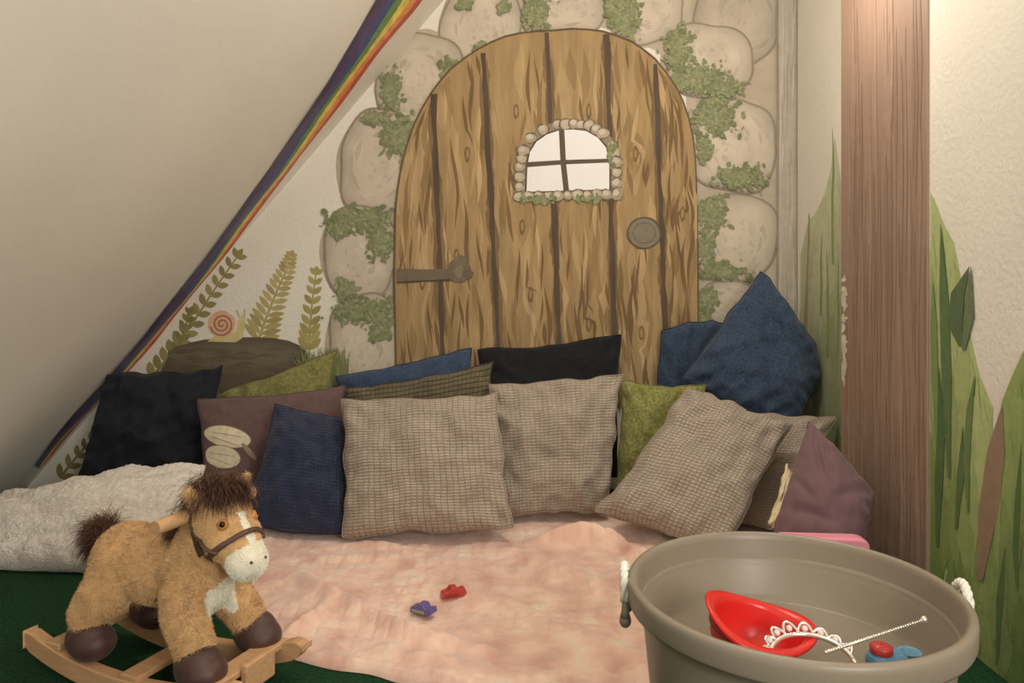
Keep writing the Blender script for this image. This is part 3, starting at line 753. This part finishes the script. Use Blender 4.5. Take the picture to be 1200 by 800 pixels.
for _ in range(80000):
    f=random.choice(Fc);ws=[random.random() for _ in f];sw=sum(ws)
    p=sum((V[i]*w for i,w in zip(f,ws)),Vector())/sw;nn=sum((Nn[i] for i in f),Vector()).normalized()
    cl=noise.noise_vector(p*50)*.6
    d=(nn*.9+Vector((-.30,0,-.40))+cl+Vector((random.uniform(-.35,.35),random.uniform(-.35,.35),random.uniform(-.35,.35)))).normalized()
    s=nn.cross(d)
    if s.length<.01: continue
    s=s.normalized()*.0010;l=random.uniform(.004,.009)
    if (p-HC).length<.09: l*=.5
    cc=furcol(p);k=random.uniform(.92,1.24)
    mb.add([p-s-nn*.001,p+s-nn*.001,p+d*l],[(0,1,2)],tuple(min(.9,x*k) for x in cc))
body=mb.build('body',M['fur'],horse)
def surf(o,d):
    o=Vector(o);d=Vector(d).normalized();h=bvh.ray_cast(o,d)
    return (h[0],h[1]) if h[0] else (o+d*.05,d)
for s in(-1,1):
    for x in(.188,-.132):
        hb=MB();hb.ball((x,s*.084,.097),(.052,.046,.047),n=28);hb.ball((x+.012,s*.084,.088),(.051,.047,.039),n=28)
        ho=hb.build('hoof',M['dfur'],horse)
        mm=ho.modifiers.new('r','REMESH');mm.mode='VOXEL';mm.voxel_size=.004;mm.use_smooth_shade=True
        mm=ho.modifiers.new('s','SMOOTH');mm.factor=.5;mm.iterations=5
    p,nn=surf(hp((.185,0,.372)),hv((.75,s*.68,.16)))
    eb=MB();eb.ball(p-nn*.001,.0120,col=c(160,108,56),n=20);eb.build('eye',M['eye'],body)
    eb=MB();eb.ball(p+nn*.0065,.0068,col=c(14,12,10),n=16);eb.build('pupil',M['eye'],body)
    p,nn=surf(hp((.25,0,.302)),hv((.9,s*.4,.15)));nb=MB();nb.ball(p,(.0045,.0035,.003),n=10);nb.build('nostril',M['strap'],body)
mb=MB();mb.tube([(.128,-.140,.390),(.128,-.138,.390),(.128,.138,.390),(.128,.140,.390)],lambda t:.0148,24)
mb.build('handle',M['wood'],horse,smooth=False,bevel=.003)
def band(cn,ax,w,name,rmax=.085):
    cn=hp(cn);ax=hv(ax).normalized();u=ax.cross(hv((0,1,0))).normalized();v=ax.cross(u);vs=[];fs=[];n=60;off=.005
    for i in range(n+1):
        a=math.radians(360*i/n);d=u*math.cos(a)+v*math.sin(a)
        for k in(-.5,.5):
            o_=cn+ax*w*k;h=bvh.ray_cast(o_,d,rmax)
            p=(h[0] if h[0] else o_+d*rmax*.6)
            vs.append(p+d*off)
        if i: b=2*i;fs.append((b-2,b-1,b+1,b))
    mb=MB();mb.add(vs,fs);o=mb.build(name,M['strap'],horse)
    m=o.modifiers.new('so','SOLIDIFY');m.thickness=.003;m.offset=1
band((.228,0,.330),Vector((.7,0,-.72)),.011,'noseband')
band((.158,0,.375),Vector((.75,0,.15)),.010,'headstall')
for s in(-1,1):
    mb=MB();pts=[]
    for i in range(12):
        t=i/11;q=Vector((.165,0,.352))*(1-t)+Vector((.228,0,.330))*t
        p,nn=surf(hp(q),hv((0.1,s,.0)));pts.append(p+nn*.005)
    mb.tube(pts,.0048,8,flat=.6);mb.build('cheek_strap',M['strap'],horse)
def hair(name,roots,n,ln,spread,droop,w=.0013,jit=.007):
    mb=MB()
    for _ in range(n):
        (p,d)=random.choice(roots);p=Vector(p)+Vector([random.gauss(0,jit) for _ in range(3)]);d=(Vector(d)+Vector([random.gauss(0,spread) for _ in range(3)])).normalized()
        l=random.uniform(.4,1)*ln;pts=[];q=p.copy();dd=d.copy()
        for i in range(7):
            pts.append(q.copy());q+=dd*l/6;dd=(dd+Vector((random.gauss(0,.15),random.gauss(0,.15),-droop+random.gauss(0,.1)))).normalized()
        s=dd.cross(Vector((random.random(),random.random(),random.random()))).normalized();vs=[]
        for i,q in enumerate(pts): k=w*(1-i/6.3);vs+=[q-s*k,q+s*k]
        mb.add(vs,[(2*i,2*i+1,2*i+3,2*i+2) for i in range(6)])
    return mb.build(name,M['hair'],horse)
roots=[]
for i in range(12):
    t=i/11;x=.045+.10*t
    h=bvh.ray_cast(Vector((x,0,.6)),Vector((0,0,-1)))
    roots.append((h[0],(-.15+.3*t,-.35,.6)));roots.append((h[0],(-.15+.3*t,.35,.6)))
top=hp((.172,0,.436));roots+=[(top,hv((.8,-.4,.4))),(top,hv((.8,.5,.3))),(hp((.155,-.035,.436)),hv((.2,-.9,.3))),(hp((.155,.035,.436)),hv((.2,.9,.3))),(hp((.19,0,.432)),hv((.9,0,.1))),(hp((.19,.02,.432)),hv((.9,.3,.1))),(hp((.19,-.02,.432)),hv((.8,-.4,.1)))]*5
hair('mane',roots,10000,.064,.50,.48,.0011,.012)
hair('tail',[((-.182,0,.282),(-.8,0,.75)),((-.185,0,.284),(-.9,-.1,.35)),((-.182,0,.29),(-.5,0,1)),((-.185,0,.277),(-.9,0,-.1))],5000,.088,.40,.36,.0011,.011)
# ---------------------------------------------------------------- light, world, camera
w=bpy.data.worlds.new('world');S.world=w;w.use_nodes=True
w.node_tree.nodes['Background'].inputs[0].default_value=(1,.94,.86,1);w.node_tree.nodes['Background'].inputs[1].default_value=.66
def area(name,loc,tgt,size,e,col=(1,.91,.78)):
    l=bpy.data.lights.new(name,'AREA');l.size=size;l.energy=e;l.color=col;l.shape='DISK'
    o=bpy.data.objects.new(name,l);COL.objects.link(o);o.location=loc;o.rotation_euler=(Vector(tgt)-Vector(loc)).to_track_quat('-Z','Y').to_euler();return o
area('ceiling_lamp',(.38,1.75,2.22),(.2,2.6,0),.3,12)
area('slope_fill',(.80,-.4,1.15),(-1.6,1.6,1.4),.9,28,(1,.93,.84))  # added fill light, out of view, brightens the dark sloped wall
l=bpy.data.lights.new('wall_lamp','POINT');l.energy=5.0;l.color=(1,.84,.72);l.shadow_soft_size=.05
o=bpy.data.objects.new('wall_lamp',l);COL.objects.link(o);o.location=(.80,2.2,1.72)
cd=bpy.data.cameras.new('camera');cd.sensor_width=36;cd.lens=27;cd.shift_y=-80/1200;cd.clip_start=.01
co=bpy.data.objects.new('camera',cd);COL.objects.link(co);co.location=(0,0,H);co.rotation_euler=(math.pi/2,0,0);S.camera=co
